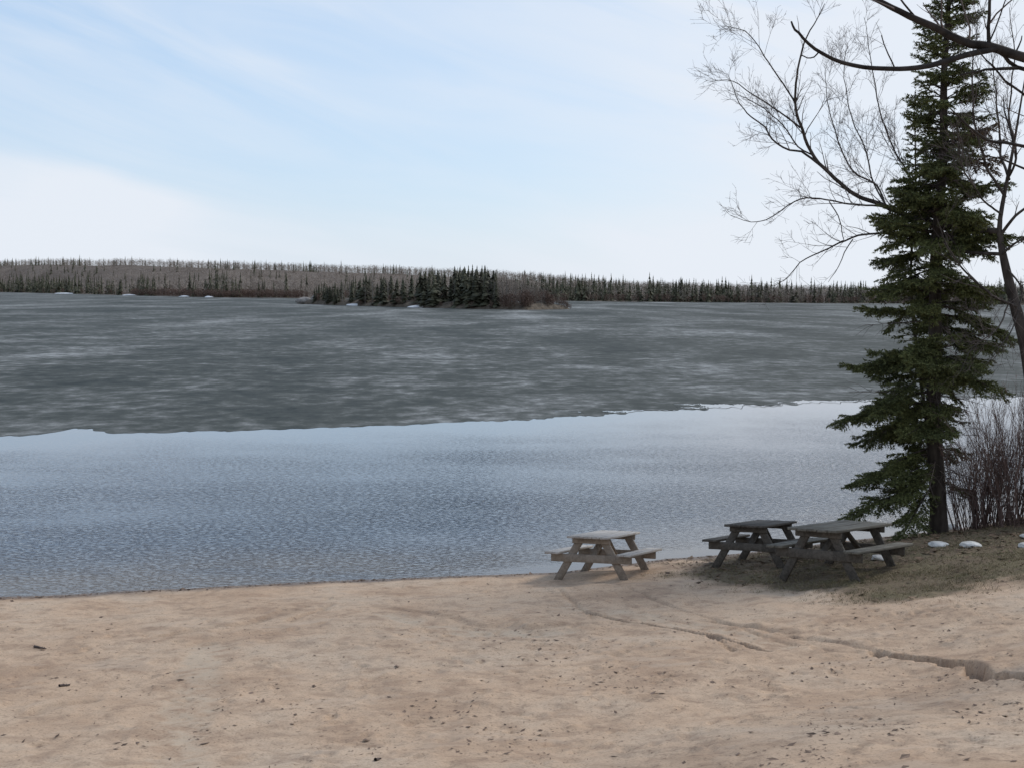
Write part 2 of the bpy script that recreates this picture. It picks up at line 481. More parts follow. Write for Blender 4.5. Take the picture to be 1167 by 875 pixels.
def build_water():
    xs = np.concatenate([-np.geomspace(2500, 42, 30), np.arange(-40, 40.5, .5), np.geomspace(42, 2500, 30)])
    ys = np.concatenate([[-200, 0], np.arange(14, 76, .25), np.geomspace(77, 3500, 30)])
    X, Y = np.meshgrid(xs, ys)
    s = Y - shore_y(X); e = ice_y(X) - Y
    calm = .03 + .97 * sstep(-1, 26, e - 3 * fbm(X * .25, Y * .15, 2, 301))
    calm *= np.clip(.08 + sstep(.25, 1.5, s) + .75 * sstep(1, -2, X), 0, 1)
    n_x = len(xs)
    V = np.stack([X, Y, np.zeros_like(X)], -1).reshape(-1, 3)
    a = (np.arange(len(ys) - 1)[:, None] * n_x + np.arange(n_x - 1)[None, :]).reshape(-1, 1)
    Fc = np.concatenate([a, a + 1, a + n_x + 1, a + n_x], 1)
    b = NB('lake_water')
    sh = b.attr('shallow')
    patch = b.noise(b.coord((.25, .5, 1)), 1, 3, .6)
    k = b.math('MULTIPLY', sh, b.ramp(patch, [(.3, .4), (.6, 1.0)]))
    b.col(b.mix(k, (.016, .034, .062), (.10, .075, .052)))
    b.rough(.07, .5); b.b.inputs['IOR'].default_value = 1.42
    w1 = b.noise(b.coord((2.6, 7.0, 1), (0, 0, .55)), 1, 3, .55, .3)
    w2 = b.noise(b.coord((8.5, 12.0, 1), (0, 0, .25)), 1, 3, .6, .4)
    w3 = b.noise(b.coord((.10, .16, 1), (0, 0, -.5)), 1, 4, .6)
    gust = b.ramp(w3, [(.38, .35), (.62, 1.0)])
    w2 = b.ramp(w2, [(.45, 0.0), (.75, 1.0)], 'EASE')
    h = b.math('ADD', b.math('MULTIPLY', w1, .55), b.math('MULTIPLY', w2, .42))
    b.bump(h, b.math('MULTIPLY', b.attr('calm'), gust), .036)
    me = mesh_from('lake_water', V, Fc, b.m, True, {'calm': calm, 'shallow': np.clip(sstep(5.5, .3, s) + .8 * sstep(-5.5, -8.5, X) * sstep(2.6, .6, s), 0, 1.4)})
    tag(link('lake_water', me), kind='structure')

build_ice(); build_water()

# ------------------------------------------------------------------ far tree meshes
def far_spruce_mesh(h, rad, seed, tiers=14, per=9, name='crown'):
    r = np.random.default_rng(seed); T = []
    z0 = h * r.uniform(.03, .1)
    for i in range(tiers):
        t = i / (tiers - 1); z = z0 + (h - z0) * (t ** .92)
        R_ = rad * (1 - t) ** .8 * r.uniform(.65, 1.15) + .10
        n = max(4, int(per * (1 - .5 * t)))
        for k in range(n):
            a = r.uniform(0, 2 * math.pi); L = R_ * r.uniform(.55, 1.15)
            d = np.array([math.cos(a), math.sin(a), 0]); p = np.array([-d[1], d[0], 0])
            w = L * .34 + .12; dr = L * r.uniform(.15, .5); th = h / tiers * 1.15
            T += [[0, 0, z + th], d * L * .62 + p * w + [0, 0, z - dr * .6], d * L + [0, 0, z - dr]]
            T += [[0, 0, z + th], d * L + [0, 0, z - dr], d * L * .62 - p * w + [0, 0, z - dr * .6]]
    T += [[-.12, 0, h * .93], [.12, 0, h * .93], [0, 0, h * 1.04], [0, -.12, h * .93], [0, .12, h * .93], [0, 0, h * 1.04]]
    g = Geo(); g.tris(T); return g

def far_bare_geo(h, rad, seed, n=60, w=.09, up=.75, low=.25, sub=3):
    r = np.random.default_rng(seed); T = []
    for i in range(n):
        z = h * r.uniform(low, .93); a = r.uniform(0, 2 * math.pi)
        L = rad * r.uniform(.4, 1.1) * (1.15 - .6 * z / h)
        d = np.array([math.cos(a), math.sin(a), r.uniform(.4, 1.3) * up]) * L
        s = np.array([r.normal(), r.normal(), r.normal() * .3]); s *= w * r.uniform(.6, 1.4) / np.linalg.norm(s)
        b0 = np.array([0, 0, z]); m = b0 + d * .55
        T += [b0 - s * .6, b0 + s * .6, m + s * 1.0, b0 + d - s, b0 + d * 1.02, m - s]
        for q in range(sub):
            bb = b0 + d * r.uniform(.35, .9); dd = np.array([r.normal(), r.normal(), abs(r.normal()) + .4]); dd *= L * .35 / np.linalg.norm(dd)
            s2 = s[[1, 0, 2]] * .7
            T += [bb - s2, bb + s2, bb + dd]
    g = Geo(); g.tris(T); return g

def far_trunk_geo(h, r0):
    g = Geo(); g.tube([(0, 0, -.6), (0, 0, h * .5), (0, 0, h * .95)], [r0, r0 * .7, r0 * .2], 5); return g

SPR = []; BARE = []; BUSH = []
for i in range(7):
    h = random.uniform(9, 11)
    SPR.append((far_spruce_mesh(h, h * random.uniform(.21, .3), 50 + i).mesh('spruce_crown', MAT['needle_far']), far_trunk_geo(h, .14).mesh('spruce_trunk', MAT['bark']), h))
for i in range(6):
    h = random.uniform(9, 11)
    BARE.append((far_bare_geo(h, h * .27, 80 + i, 90, .06, .6, .12).mesh('bare_crown', MAT['far_bare']), far_trunk_geo(h, .13).mesh('bare_trunk', MAT['far_trunk']), h))
for i in range(5):
    BUSH.append(far_bare_geo(2.6, 1.3, 120 + i, 80, .06, 1.0, .02).mesh('far_bush', MAT['far_bush']))

def plant_tree(kind, loc, h, label, group, parts=True):
    S, name, cat = {'s': (SPR, 'spruce_tree', 'tree'), 'b': (BARE, 'bare_tree', 'tree')}[kind]
    cr, tr, hh = random.choice(S)
    sc = h / hh; wsc = sc * random.uniform(.85, 1.5)
    rz = random.uniform(0, 6.28)
    if parts:
        o = empty(name, loc, label, cat, group, rz); o.scale = (wsc, wsc, sc)
        link('crown', cr, o); link('trunk', tr, o)
    else:
        o = link(name, cr); o.location = loc; o.scale = (wsc, wsc, sc); o.rotation_euler = (0, 0, rz)
        tag(o, label, cat, group)
    return o

# ------------------------------------------------------------------ island
def island_front(px):   # px -> world point on the near waterline
    y = np.interp(px, [338, 380, 450, 520, 600, 652], [346.5, 348, 350, 352, 353.5, 352.5])
    d = ray(px, y); return CAM + d * (CAM[2] / -d[2])
ipx = np.linspace(338, 652, 60)
fr = np.array([island_front(p) for p in ipx])
depth = 26 * np.sin(np.linspace(0, math.pi, 60)) ** .5 + .5
tt = np.linspace(0, 1, 22)
V = []
for i in range(60):
    for t in tt:
        u = fr[i, :2] / np.linalg.norm(fr[i, :2])
        xy = fr[i, :2] + u * depth[i] * t
        z = -.3 + 2.2 * math.sin(math.pi * min(1, t * 1.0)) ** .6 * min(1, depth[i] / 14) * (1 if 0 < t < 1 else 0) + (.5 * float(fbm(np.array([xy[0] * .3]), np.array([xy[1] * .3]), 3, 401)[0]) if 0 < t < 1 else 0)
        V.append((xy[0], xy[1], z))
a = (np.arange(59)[:, None] * 22 + np.arange(21)[None, :]).reshape(-1, 1)
island = link('island', mesh_from('island', V, np.concatenate([a, a + 22, a + 23, a + 1], 1), varied('island_soil', (.06, .048, .035), (.16, .13, .10), .6), True))
tag(island, kind='structure')
IV = np.array(V).reshape(60, 22, 3)

def on_island(px, t):
    i = np.clip((px - 338) / (652 - 338) * 59, 0, 58.99); k = int(i); f = i - k
    j = np.clip(t * 21, 0, 20.99); m = int(j); g = j - m
    return (IV[k, m] * (1 - f) + IV[k + 1, m] * f) * (1 - g) + (IV[k, m + 1] * (1 - f) + IV[k + 1, m + 1] * f) * g

GI = 'spruces on the small lake island'
LI = 'dark green spruce standing among others on the small lake island'
for k in range(125):
    px = random.choice([random.uniform(372, 566), random.uniform(440, 566), random.uniform(520, 566), random.uniform(352, 440)])
    t = random.uniform(.06, .95)
    hp = np.interp(px, [345, 362, 372, 390, 430, 470, 505, 530, 552, 566, 575], [9, 15, 13, 18, 24, 28, 32, 37, 35, 31, 20])  # px height
    p = on_island(px, t); d = p[1]
    h = hp / F * d * random.uniform(.68, 1.05) + 1.0
    plant_tree('s', tuple(p - [0, 0, .15]), h, LI, GI)
GB = 'bare trees on the small lake island'
LB = 'leafless grey tree on the small lake island'
for k in range(75):
    px = random.choice([random.uniform(380, 560), random.uniform(560, 640), random.uniform(565, 620)])
    t = random.uniform(.1, .95); p = on_island(px, t)
    hp = np.interp(px, [380, 430, 560, 600, 625, 645], [22, 30, 33, 28, 18, 9])
    plant_tree('b', tuple(p - [0, 0, .15]), hp / F * p[1] * random.uniform(.7, 1.0), LB, GB)
for k in range(85):
    px = random.choice([random.uniform(350, 646), random.uniform(560, 650), random.uniform(600, 650)])
    t = random.uniform(.01, .35) if px < 600 else random.uniform(.01, .95)
    p = on_island(px, t)
    o = link('shrub', random.choice(BUSH)); o.location = tuple(p - [0, 0, .1])
    s = random.uniform(.6, 1.5) * (np.interp(px, [570, 600, 650], [1.15, 1.15, .55]) if px > 570 else .7); o.scale = (s * 1.2, s * 1.2, s); o.rotation_euler.z = random.uniform(0, 6)
    tag(o, 'leafless reddish brown shrub along the shore of the small lake island', 'shrub', 'shrubs on the small lake island')

def lump(name, loc, size, seed, mat, label, cat, group=None, sub=3, flat=.5):
    import bmesh
    bm = bmesh.new(); bmesh.ops.create_icosphere(bm, subdivisions=sub, radius=1)
    r = np.random.default_rng(seed); o1, o2 = r.uniform(0, 50, 2)
    for v in bm.verts:
        n = float(fbm(np.array([v.co.x * 1.4 + o1 + v.co.z]), np.array([v.co.y * 1.4 + o2 - v.co.z * .6]), 3, seed)[0])
        v.co *= 1 + .28 * n
        if v.co.z < -flat: v.co.z = -flat
        v.co = Vector((v.co.x * size[0], v.co.y * size[1], v.co.z * size[2]))
    me = bpy.data.meshes.new(name); bm.to_mesh(me); bm.free()
    for p in me.polygons: p.use_smooth = True
    me.materials.append(mat)
    o = link(name, me); o.location = loc
    return tag(o, label, cat, group)

# boulder at the low left tip of the island, snow along its edge
rockm = varied('grey_rock', (.16, .15, .14), (.32, .30, .28), 1.5, bump=.4)
snowm = varied('old_snow', (.62, .64, .66), (.82, .83, .84), .6, rough=.7)
p = on_island(347, .3); lump('boulder', (p[0], p[1], p[2]), (3.0, 2.4, 1.3), 5, rockm, 'pale grey boulder at the low left tip of the small island', 'rock')
p = on_island(357, .3); lump('boulder', (p[0], p[1] + 3, p[2]), (1.3, 1.2, 2.0), 6, rockm, 'small upright grey boulder beside the first spruce of the small island', 'rock')
for (x, y, wpx, lab) in [(417, 348.6, 44, 'long strip of white snow at the waterline under the small island spruces, nearest its boulder'),
                         (482, 350.6, 34, 'shorter strip of white snow at the waterline under the middle of the small island')]:
    d = ray(x, y + .2); q = CAM + d * (CAM[2] / -d[2]); w = wpx / F * q[1] / 2
    lump('snow_patch', (q[0], q[1], .05), (w, 1.6, .75), int(x), snowm, lab, 'snow', None, 3, .2)

# ------------------------------------------------------------------ far shore and its woods
KX = [-500, 0, 60, 150, 250, 350, 450, 560, 640, 720, 800, 900, 1000, 1200, 1700]       # px
SKY = [299, 299, 297, 297, 300, 301, 305, 310, 315, 321, 324.5, 326, 327, 329, 331]     # skyline of the tree tops
SHO = [330, 333.2, 334.6, 337, 339.4, 340.2, 341.2, 342.4, 343.2, 344.2, 344.8, 345.6, 346.2, 348, 352]  # waterline
def shore_pt(px):
    y = np.interp(px, KX, SHO); d = ray(px, y); return CAM + d * (CAM[2] / -d[2])
def far_pt(px, t):
    """point of the far land at px column; t 0 at the water, 1 on the ridge, up to 2 behind it"""
    s = shore_pt(px); dist = np.linalg.norm(s[:2]); u = s[:2] / dist
    rd = np.interp(px, KX, [700, 620, 600, 560, 560, 560, 520, 480, 450, 420, 400, 380, 360, 360, 360])
    y = np.interp(px, KX, SKY); D = dist + rd
    yh = 332 + (px - 583.5) * math.tan(ROLL)
    zr = CAM[2] + (yh - y) / F * D - 7.0 
    lift = zr * (sstep(.0, 1.0, t) if t <= 1 else 1 - .3 * (t - 1) ** 2)
    nz = float(fbm(np.array([px * .012]), np.array([t * 3.0]), 3, 501)[0])
    x, yy = s[:2] + u * rd * t
    return np.array([x, yy, max(.25 + 6 * t if t < .08 else 0, 0) * 0 + .3 * min(1, t * 30) + max(lift, 0) + nz * 2.5 * min(1, t * 4)])
npx = np.linspace(-500, 1700, 120); nt = np.concatenate([[-.02], np.linspace(0, 2, 40)])
V = []
for p_ in npx:
    for t in nt:
        q = far_pt(p_, max(t, 0)); 
        if t < 0: q = q.copy(); q[2] = -.5; q[1] -= 6
        V.append(q)
nn = len(nt)
a = (np.arange(119)[:, None] * nn + np.arange(nn - 1)[None, :]).reshape(-1, 1)
hill = link('far_hill', mesh_from('far_hill', V, np.concatenate([a, a + nn, a + nn + 1, a + 1], 1), varied('forest_floor', (.10, .075, .058), (.18, .145, .115), .03), True))
tag(hill, kind='structure')

# individual trees of the far shore that show largest: the front row at the water
GS = 'spruces in the front row of the far shore'; LS = 'dark spruce in the front row of the wood along the far shore'
GA = 'bare trees in the front row of the far shore'; LA = 'leafless grey tree in the front row of the wood along the far shore'
def density_spruce(px):
    cl = .35 + 1.3 * float(vnoise(np.array([px * .035]), np.array([2.2]), 611)[0])
    return cl * float(np.interp(px, [-50, 0, 60, 110, 200, 330, 560, 640, 700, 900, 1010, 1250], [.75, .75, .75, .5, .16, .1, .3, .55, .8, .7, .5, .6]))
cs = cb = 0
while cs < 180 or cb < 200:
    px = random.uniform(-10, 1167); sp = random.random() < density_spruce(px)
    t = random.uniform(.005, .09); q = far_pt(px, t)
    if sp and cs < 180:
        plant_tree('s', tuple(q - [0, 0, .3]), random.triangular(4, 12.5, 6.5), LS, GS, False); cs += 1
    elif not sp and cb < 200:
        plant_tree('b', tuple(q - [0, 0, .3]), random.triangular(5, 12, 8), LA, GA, False); cb += 1
    elif (sp and cs >= 180 and cb < 200): 
        if random.random() < .25: plant_tree('b', tuple(q - [0, 0, .3]), random.uniform(9, 13), LA, GA, False); cb += 1
    elif random.random() < .25:
        plant_tree('s', tuple(q - [0, 0, .3]), random.uniform(7, 12), LS, GS, False); cs += 1

# the rest of the wood reads as one mass
def mass(name, kindlist, pts, mats, label):
    Vs = []; Fs = []; n = 0; mi = []
    for (kind, q, h) in pts:
        gi = random.randrange(len(kindlist[kind])); T, hh = kindlist[kind][gi]
        ang = random.uniform(0, 6.28); c, s = math.cos(ang), math.sin(ang); sc = h / hh
        P = T @ np.array([[c, -s, 0], [s, c, 0], [0, 0, 1]]).T * sc + q
        Vs.append(P); Fs.append(np.arange(len(P)).reshape(-1, 3) + n); n += len(P); mi += [0 if kind == 's' else 1] * (len(P) // 3)
    me = mesh_from(name, np.concatenate(Vs), np.concatenate(Fs), mats[0]); me.materials.append(mats[1])
    me.polygons.foreach_set('material_index', np.array(mi, np.int32)); me.update()
    return tag(link(name, me), label, 'forest', None, 'stuff')
KL = {'s': [], 'b': []}
for i in range(5):
    KL['s'].append((np.concatenate(far_spruce_mesh(10, 2.2, 300 + i, 8, 6).V), 10))
    KL['b'].append((np.concatenate(far_bare_geo(10, 3.4, 330 + i, 20, .36, .55, .05, 0).V), 10))
pts = []
while len(pts) < 22500:
    px = random.uniform(-330, 1480); t = random.random() ** 1.15 * 1.12 + .01 if len(pts) < 17000 else random.uniform(.85, 1.08)
    sp = density_spruce(px)
    clump = float(fbm(np.array([px * .02]), np.array([t * 7]), 2, 601)[0])
    pr = sp * (1 if t < .2 else .11) + max(0, clump - .22) * .8
    kind = 's' if random.random() < pr * .8 else 'b'
    h = (random.uniform(5, 8.5) if kind == 'b' else random.triangular(4, 12, 6)) * (1.25 if t < .15 else 1)
    if px < 300 and t < .12: h *= 1.15
    pts.append((kind, far_pt(px, t) - [0, 0, .4], h))
mass('forest', KL, pts, [MAT['needle_far'], MAT['far_bare']], 'grey leafless wood mixed with dark spruces covering the hills across the lake')
# red brown willow scrub in the low bay
pts = []
KL2 = {'b': [(np.concatenate(far_bare_geo(3, 1.8, 370 + i, 22, .13, 1, .02).V), 3) for i in range(4)]}
for k in range(1500):
    px = random.uniform(150, 345) if random.random() < .6 else random.uniform(-100, 1200)
    pts.append(('b', far_pt(px, random.uniform(.0, .07 if px < 345 else .02)), random.uniform(2, 4.4)))
mass('undergrowth', KL2, pts, [MAT['far_bush'], MAT['far_bush']], 'low reddish brown scrub along the far shore of the lake')
for (x, wpx, lab) in [(78, 24, 'white snow strip on the far shore, farthest along towards the left edge of the photo'), (150, 16, 'small white snow patch on the far shore under the tallest hill'),
                      (212, 11, 'small white snow patch on the far shore, left one of two before the reddish scrub'), (240, 10, 'tiny white snow patch on the far shore, right one of two before the reddish scrub')]:
    q = shore_pt(x); w = wpx / F * q[1] / 2
    lump('snow_patch', (q[0], q[1] - 5, .05), (w, 4, .8), int(x), snowm, lab, 'snow', None, 3, .2)

# ------------------------------------------------------------------ picnic tables
def wood(name, c1, c2):
    b = NB(name)
    v = b.coord((14, 1.2, 14)); f = b.noise(v, 1.6, 5, .65, .3); g = b.noise(b.coord((3, 3, 3)), 1, 3, .6)
    k = b.math('ADD', b.math('MULTIPLY', f, .65), b.math('MULTIPLY', g, .35))
    b.col(b.ramp(k, [(.36, c1), (.62, c2)])); b.rough(.85, .25); b.bump(f, .4, .006)
    return b.m
TAN_TOP = wood('weathered_tan_wood_lit', (.29, .265, .24), (.50, .475, .445))  # paler copy for top and seats, light from above painted in
TAN = wood('tan_wood_shaded', (.18, .148, .118), (.31, .262, .215))  # darker copy for legs and supports, their shade painted in
DARK = wood('dark_weathered_wood', (.055, .048, .041), (.135, .119, .10))
GREY = wood('grey_green_wood_lit', (.085, .078, .064), (.20, .187, .158))  # top and seats of the large table, brightness of the light painted in

def picnic_table(loc, theta, tilt_x, tilt_y, top_m, leg_m, label, L=1.83, W=.76):
    o = empty('picnic_table', loc, label, 'picnic table', 'picnic tables by the water')
    # long axis is local y; theta turns it to the right of the view direction
    o.rotation_euler = (tilt_x, tilt_y, -theta)
    rr = random.Random(label)
    g = Geo(); n = 5; w = (W - .012 * (n - 1)) / n
    for i in range(n):
        x = -W / 2 + w / 2 + i * (w + .012)
        g.box((x, rr.uniform(-.012, .012), .735 + rr.uniform(-.003, .003)), (w, L, .04))
    link('tabletop', g.mesh('tabletop', top_m, fixn=True), o)
    for sx in (-1, 1):
        g = Geo()
        for i in range(2): g.box((sx * (.60 + i * .137), rr.uniform(-.012, .012), .445), (.128, L, .04))
        link('bench_seat', g.mesh('bench_seat', top_m, fixn=True), o)
    for sy in (-1, 1):
        y = sy * (L / 2 - .26)
        for sx in (-1, 1):
            g = Geo(); g.beam((sx * .66, y, -.085), (sx * .20, y, .713), .135, .042, (1, 0, 0))
            link('leg', g.mesh('leg', leg_m, fixn=True), o)
        g = Geo(); g.box((0, y + sy * .045, .353), (1.50, .042, .14)); link('seat_support', g.mesh('seat_support', leg_m, fixn=True), o)
        g = Geo(); g.box((0, y + sy * .045, .664), (W - .06, .042, .095)); link('top_support', g.mesh('top_support', leg_m, fixn=True), o)
        g = Geo(); g.beam((0, y - sy * .03, .33), (0, sy * .10, .70), .09, .042, (1, 0, 0)); link('brace', g.mesh('brace', leg_m, fixn=True), o)
    return o

def place_table(cx, cy, theta, *a, tilt=3, **k):
    c, s = math.cos(theta), math.sin(theta)
    f = [gz(cx + x * c + y * s, cy - x * s + y * c) for x, y in ((-.6, -.65), (.6, -.65), (-.6, .65), (.6, .65))]
    tx = math.atan((f[2] + f[3] - f[0] - f[1]) / 2 / 1.3); ty = -math.atan((f[1] + f[3] - f[0] - f[2]) / 2 / 1.2)
    return picnic_table((cx, cy, sum(f) / 4 - .01), theta, tx - R(tilt), ty * .4, *a, **k)

place_table(1.69, 25.05, R(23), TAN_TOP, TAN, 'pale tan weathered picnic table standing alone on the sand at the waterline')
place_table(4.60, 25.5, R(29), DARK, DARK, 'nearly black picnic table between the tan table and the large grey one')
big = place_table(5.55, 23.35, R(41), GREY, DARK, 'large dark picnic table with grey top on the grass, closest to the spruce', tilt=6, L=1.9, W=.86)
big.scale = (1.05, 1.03, 1.08)

# ------------------------------------------------------------------ white stones
stonem = varied('white_painted_stone', (.42, .40, .36), (.78, .77, .74), 4, rough=.8, bump=.2)
ST = [(1070, 622, 24, 'white stone on the grass, first one right of the grey picnic table'),
      (1106, 622, 26, 'white stone on the grass in front of the shrub roots'),
      (1172, 623, 24, 'nearer of two white stones cut by the right edge of the photo'),
      (1172, 612, 18, 'farther of two white stones cut by the right edge of the photo'),
      (1003, 637, 22, 'white stone seen under the bench of the grey picnic table'),
      (1087, 603, 17, 'rounded white stone just behind the foot of the big spruce')]
for i, (x, y, w, lab) in enumerate(ST):
    q = pix2ground(x, y, ground); ww = w / F * q[1] / 2
    lump('white_stone', (q[0], q[1], q[2] + .02), (ww, ww * .8, ww * (.36 if i < 5 else .7)), 700 + i, stonem, lab, 'stone', 'white stones around the picnic place', 4, .25)

# ------------------------------------------------------------------ big spruce
def branch_curve(r, base, az, L, e0, droop, tip):
    """polyline from the trunk outward"""
    n = 9; t = np.linspace(0, 1, n)
    el = e0 - droop * np.sin(t * math.pi * .6) + tip * t ** 2.2
    da = az + r.normal(0, .06) + r.normal(0, .16) * t
    step = L / (n - 1)
    d = np.stack([np.cos(da) * np.cos(el), np.sin(da) * np.cos(el), np.sin(el)], 1)
    P = np.concatenate([[base], base + np.cumsum(d[:-1] * step, 0)])
    return P

def needle_tris(r, seg0, seg1, per_m, ln, wd):
    """needles along many twig segments at once"""
    seg0 = np.asarray(seg0); seg1 = np.asarray(seg1); D = seg1 - seg0; L = np.linalg.norm(D, axis=1)
    cnt = np.maximum(2, (L * per_m).astype(int)); idx = np.repeat(np.arange(len(L)), cnt)
    N = len(idx); t = r.random(N)
    d = (D / (L[:, None] + 1e-9))[idx]; p = seg0[idx] + D[idx] * t[:, None]
    v = r.normal(size=(N, 3)); v[:, 2] = v[:, 2] * .8 + .15; v -= d * (v * d).sum(1)[:, None]; v /= np.linalg.norm(v, axis=1)[:, None] + 1e-9
    nd = d * .75 + v * .8; nd /= np.linalg.norm(nd, axis=1)[:, None]
    side = np.cross(nd, r.normal(size=(N, 3))); side /= np.linalg.norm(side, axis=1)[:, None] + 1e-9
    ll = ln * r.uniform(.7, 1.3, N)[:, None]
    return np.stack([p - side * wd / 2, p + side * wd / 2, p + nd * ll], 1).reshape(-1, 3)

def foliate(r, P, L, segs, wood_g, twig_r=.004, dens=9.2, fill=1.0, start=.18):
    """flat sprays of twigs on both sides of a branch"""
    n = len(P); n_t = max(3, int(L * dens))
    cum = np.linspace(0, 1, n)
    segs.append((P[int(n * .55)], P[-1]))
    for k in range(n_t):
        t = start + (1 - start) * (k + r.random() * .8) / n_t
        if r.random() > fill: continue
        i = min(int(t * (n - 1)), n - 2); f = t * (n - 1) - i
        p = P[i] * (1 - f) + P[i + 1] * f
        d = P[i + 1] - P[i]; d = d / (np.linalg.norm(d) + 1e-9)
        s = np.cross(d, [0, 0, 1.0]); s /= np.linalg.norm(s) + 1e-9
        for sg in (-1, 1):
            tl = (.10 + .38 * min(L, 2.0) * (1 - t) ** .7 * (.35 + .65 * min(1, t * 2.2))) * r.uniform(.6, 1.15)
            q = d * .72 + s * sg * r.uniform(.5, .95) + np.array([0, 0, r.uniform(-.65, .28)])
            q /= np.linalg.norm(q)
            e = p + q * tl; segs.append((p, e))
            if tl > .22:
                m = int(tl / .10)
                for w in range(m):
                    u = (w + .7) / (m + .5); b = p + q * tl * u
                    s2 = np.cross(q, [0, 0, 1.0]); s2 /= np.linalg.norm(s2) + 1e-9
                    for g2 in (-1, 1):
                        q2 = q * .75 + s2 * g2 * .6 + np.array([0, 0, r.uniform(-.7, .25)]); q2 /= np.linalg.norm(q2)
                        segs.append((b, b + q2 * tl * (1 - u) * .75 * r.uniform(.5, 1.1) + q2 * .05))

def detailed_spruce(loc, H, prof, lean, seed, label, trunk_r, whorl=.138, gap_r=None, dead_zone=None, rust=None, zmin=.95, name='spruce_tree', per_m=125, tipy=0.32):
    r = np.random.default_rng(seed)
    root = empty(name, loc, label, 'tree')
    zz = np.linspace(-.15, H, 24)
    cx = lambda z: np.stack([lean(z) + .02 * np.sin(z * 1.9), .03 * np.sin(z * 1.3 + 1), z], -1)
    TP = cx(zz)
    rad = trunk_r * np.clip(1 - zz / H, 0, 1) ** .85 + .008 + .06 * np.exp(-np.clip(zz + .15, 0, None) * 5)
    g = Geo(); g.tube(TP, rad, 14); link('trunk', g.mesh('trunk', MAT['bark'], True), root)
    segs = []; wood_g = Geo(); dead_list = []; rust_segs = []
    z = zmin
    while z < H - .12:
        u = z / H
        n = r.integers(4, 7) if u < .85 else 4
        a0 = r.uniform(0, 6.28)
        for k in range(n):
            az = a0 + k * 2 * math.pi / n + r.normal(0, .25)
            zb = z + r.normal(0, .11)
            base = cx(np.array([zb]))[0]
            side = (math.cos(az) + 1) / 2                     # 0 left, 1 right
            Rl, Rr = prof(zb)
            ex = Rl * (1 - side) + Rr * side
            # depth direction uses the mean
            ex = ex * (abs(math.cos(az)) ** 1.5) + (Rl + Rr) / 2 * (1 - abs(math.cos(az)) ** 1.5)
            L = ex * (r.uniform(.78, 1.08) if r.random() < .72 else r.uniform(.45, .8))
            if L < .08: continue
            if dead_zone and vnoise(np.array([az * 1.4 + 11]), np.array([zb * 1.6]), 37)[0] > .76 and r.random() < .65: continue
            e0 = np.interp(u, [0, .25, .6, .85, 1], [-.08, -.02, .16, .5, .9]) + r.normal(0, .19)
            droop = np.interp(u, [0, .3, .7, 1], [.42, .42, .30, .1]) * r.uniform(.6, 1.3)
            P = branch_curve(r, base, az, L, e0, droop, tipy * r.uniform(.5, 1.3))
            if dead_zone and (dead_zone(zb, az, r) or vnoise(np.array([az * 1.1 + 3]), np.array([zb * 1.25]), 31)[0] > .86):
                dead_g = Geo(); dead_list.append(dead_g); L2 = L * r.uniform(.5, .95); P = branch_curve(r, base, az, L2, e0 - .1, droop * .5, .1)
                dead_g.tube(P, np.linspace(.011, .003, len(P)), 4)
                for q in range(int(L2 * 9)):
                    i = r.integers(2, len(P) - 1); d = P[i] - P[i - 1]; d /= np.linalg.norm(d)
                    v = d * .7 + r.normal(size=3) * .55; v /= np.linalg.norm(v)
                    pts = [P[i], P[i] + v * L2 * .13, P[i] + (v + [0, 0, -.15]) * L2 * .28]
                    dead_g.tube(pts, [.005, .0035, .002], 3)
                continue
            wood_g.tube(P, np.linspace(.010 + .009 * L, .003, len(P)), 4)
            is_rust = rust and rust(zb, az, L)
            foliate(r, P, L, rust_segs if is_rust else segs, wood_g, fill=.92 if not gap_r else gap_r)
        z += whorl * r.uniform(.7, 1.6) * (1.0 if u < .45 else .72)
    top = cx(np.array([H - .35, H + .25])); segs.append((top[0], top[1]))
    S = np.array(segs)
    g = Geo(); g.tris(needle_tris(r, S[:, 0], S[:, 1], per_m, .05, .021))
    crown = link('crown', g.mesh('crown', MAT['needle']), root)
    link('branches', wood_g.mesh('branches', MAT['bark']), crown)
    for dg in dead_list: link('dead_branch', dg.mesh('dead_branch', MAT['twig']), root)
    if rust_segs:
        S = np.array(rust_segs); g = Geo(); g.tris(needle_tris(r, S[:, 0], S[:, 1], 75, .05, .021))
        rb = link('dead_bough', g.mesh('dead_bough', MAT['needle_dead']), root); rb['label'] = 'rust brown dead boughs high on the right side'
    return root

SPX, SPY_ = 8.62, 28.0
k28 = 28.0 / F
_py = np.array([700, 606, 590, 565, 550, 530, 515, 500, 480, 440, 410, 370, 340, 300, 250, 190, 150, 100, 50, 0, -60, -115])
_l = np.array([40, 55, 90, 125, 158, 118, 145, 132, 116, 115, 122, 112, 95, 92, 84, 50, 42, 40, 38, 28, 16, 2]) * k28
_r = np.array([40, 50, 55, 60, 60, 60, 60, 62, 64, 74, 84, 98, 104, 100, 92, 84, 66, 54, 44, 34, 18, 2]) * k28
_z = (606 - _py) * k28
_pz, _pl, _pr = _z, _l, _r
def prof_main(z):
    i = np.argsort(_pz); n = .86 + .28 * vnoise(np.array([z * 2.4]), np.array([.5]), 9)[0]
    return float(np.interp(z, _pz[i], _pl[i])) * n, float(np.interp(z, _pz[i], _pr[i])) * n
def dead_zone(z, az, r):
    right = math.cos(az) > -.12
    if z < 3.1 and right: return r.random() < .94
    if z < .9: return True
    if z < 1.7 and math.cos(az) > -.45: return r.random() < .6
    return r.random() < (.16 if right and z < 6.5 else .07)
lean_main = lambda z: (np.interp(z, [0, 1.8, 2.9, 4.6, 7, 10.5, 13], [0, -.13, -.19, -.22, -.17, -.12, -.1]))
spz = gz(SPX, SPY_)
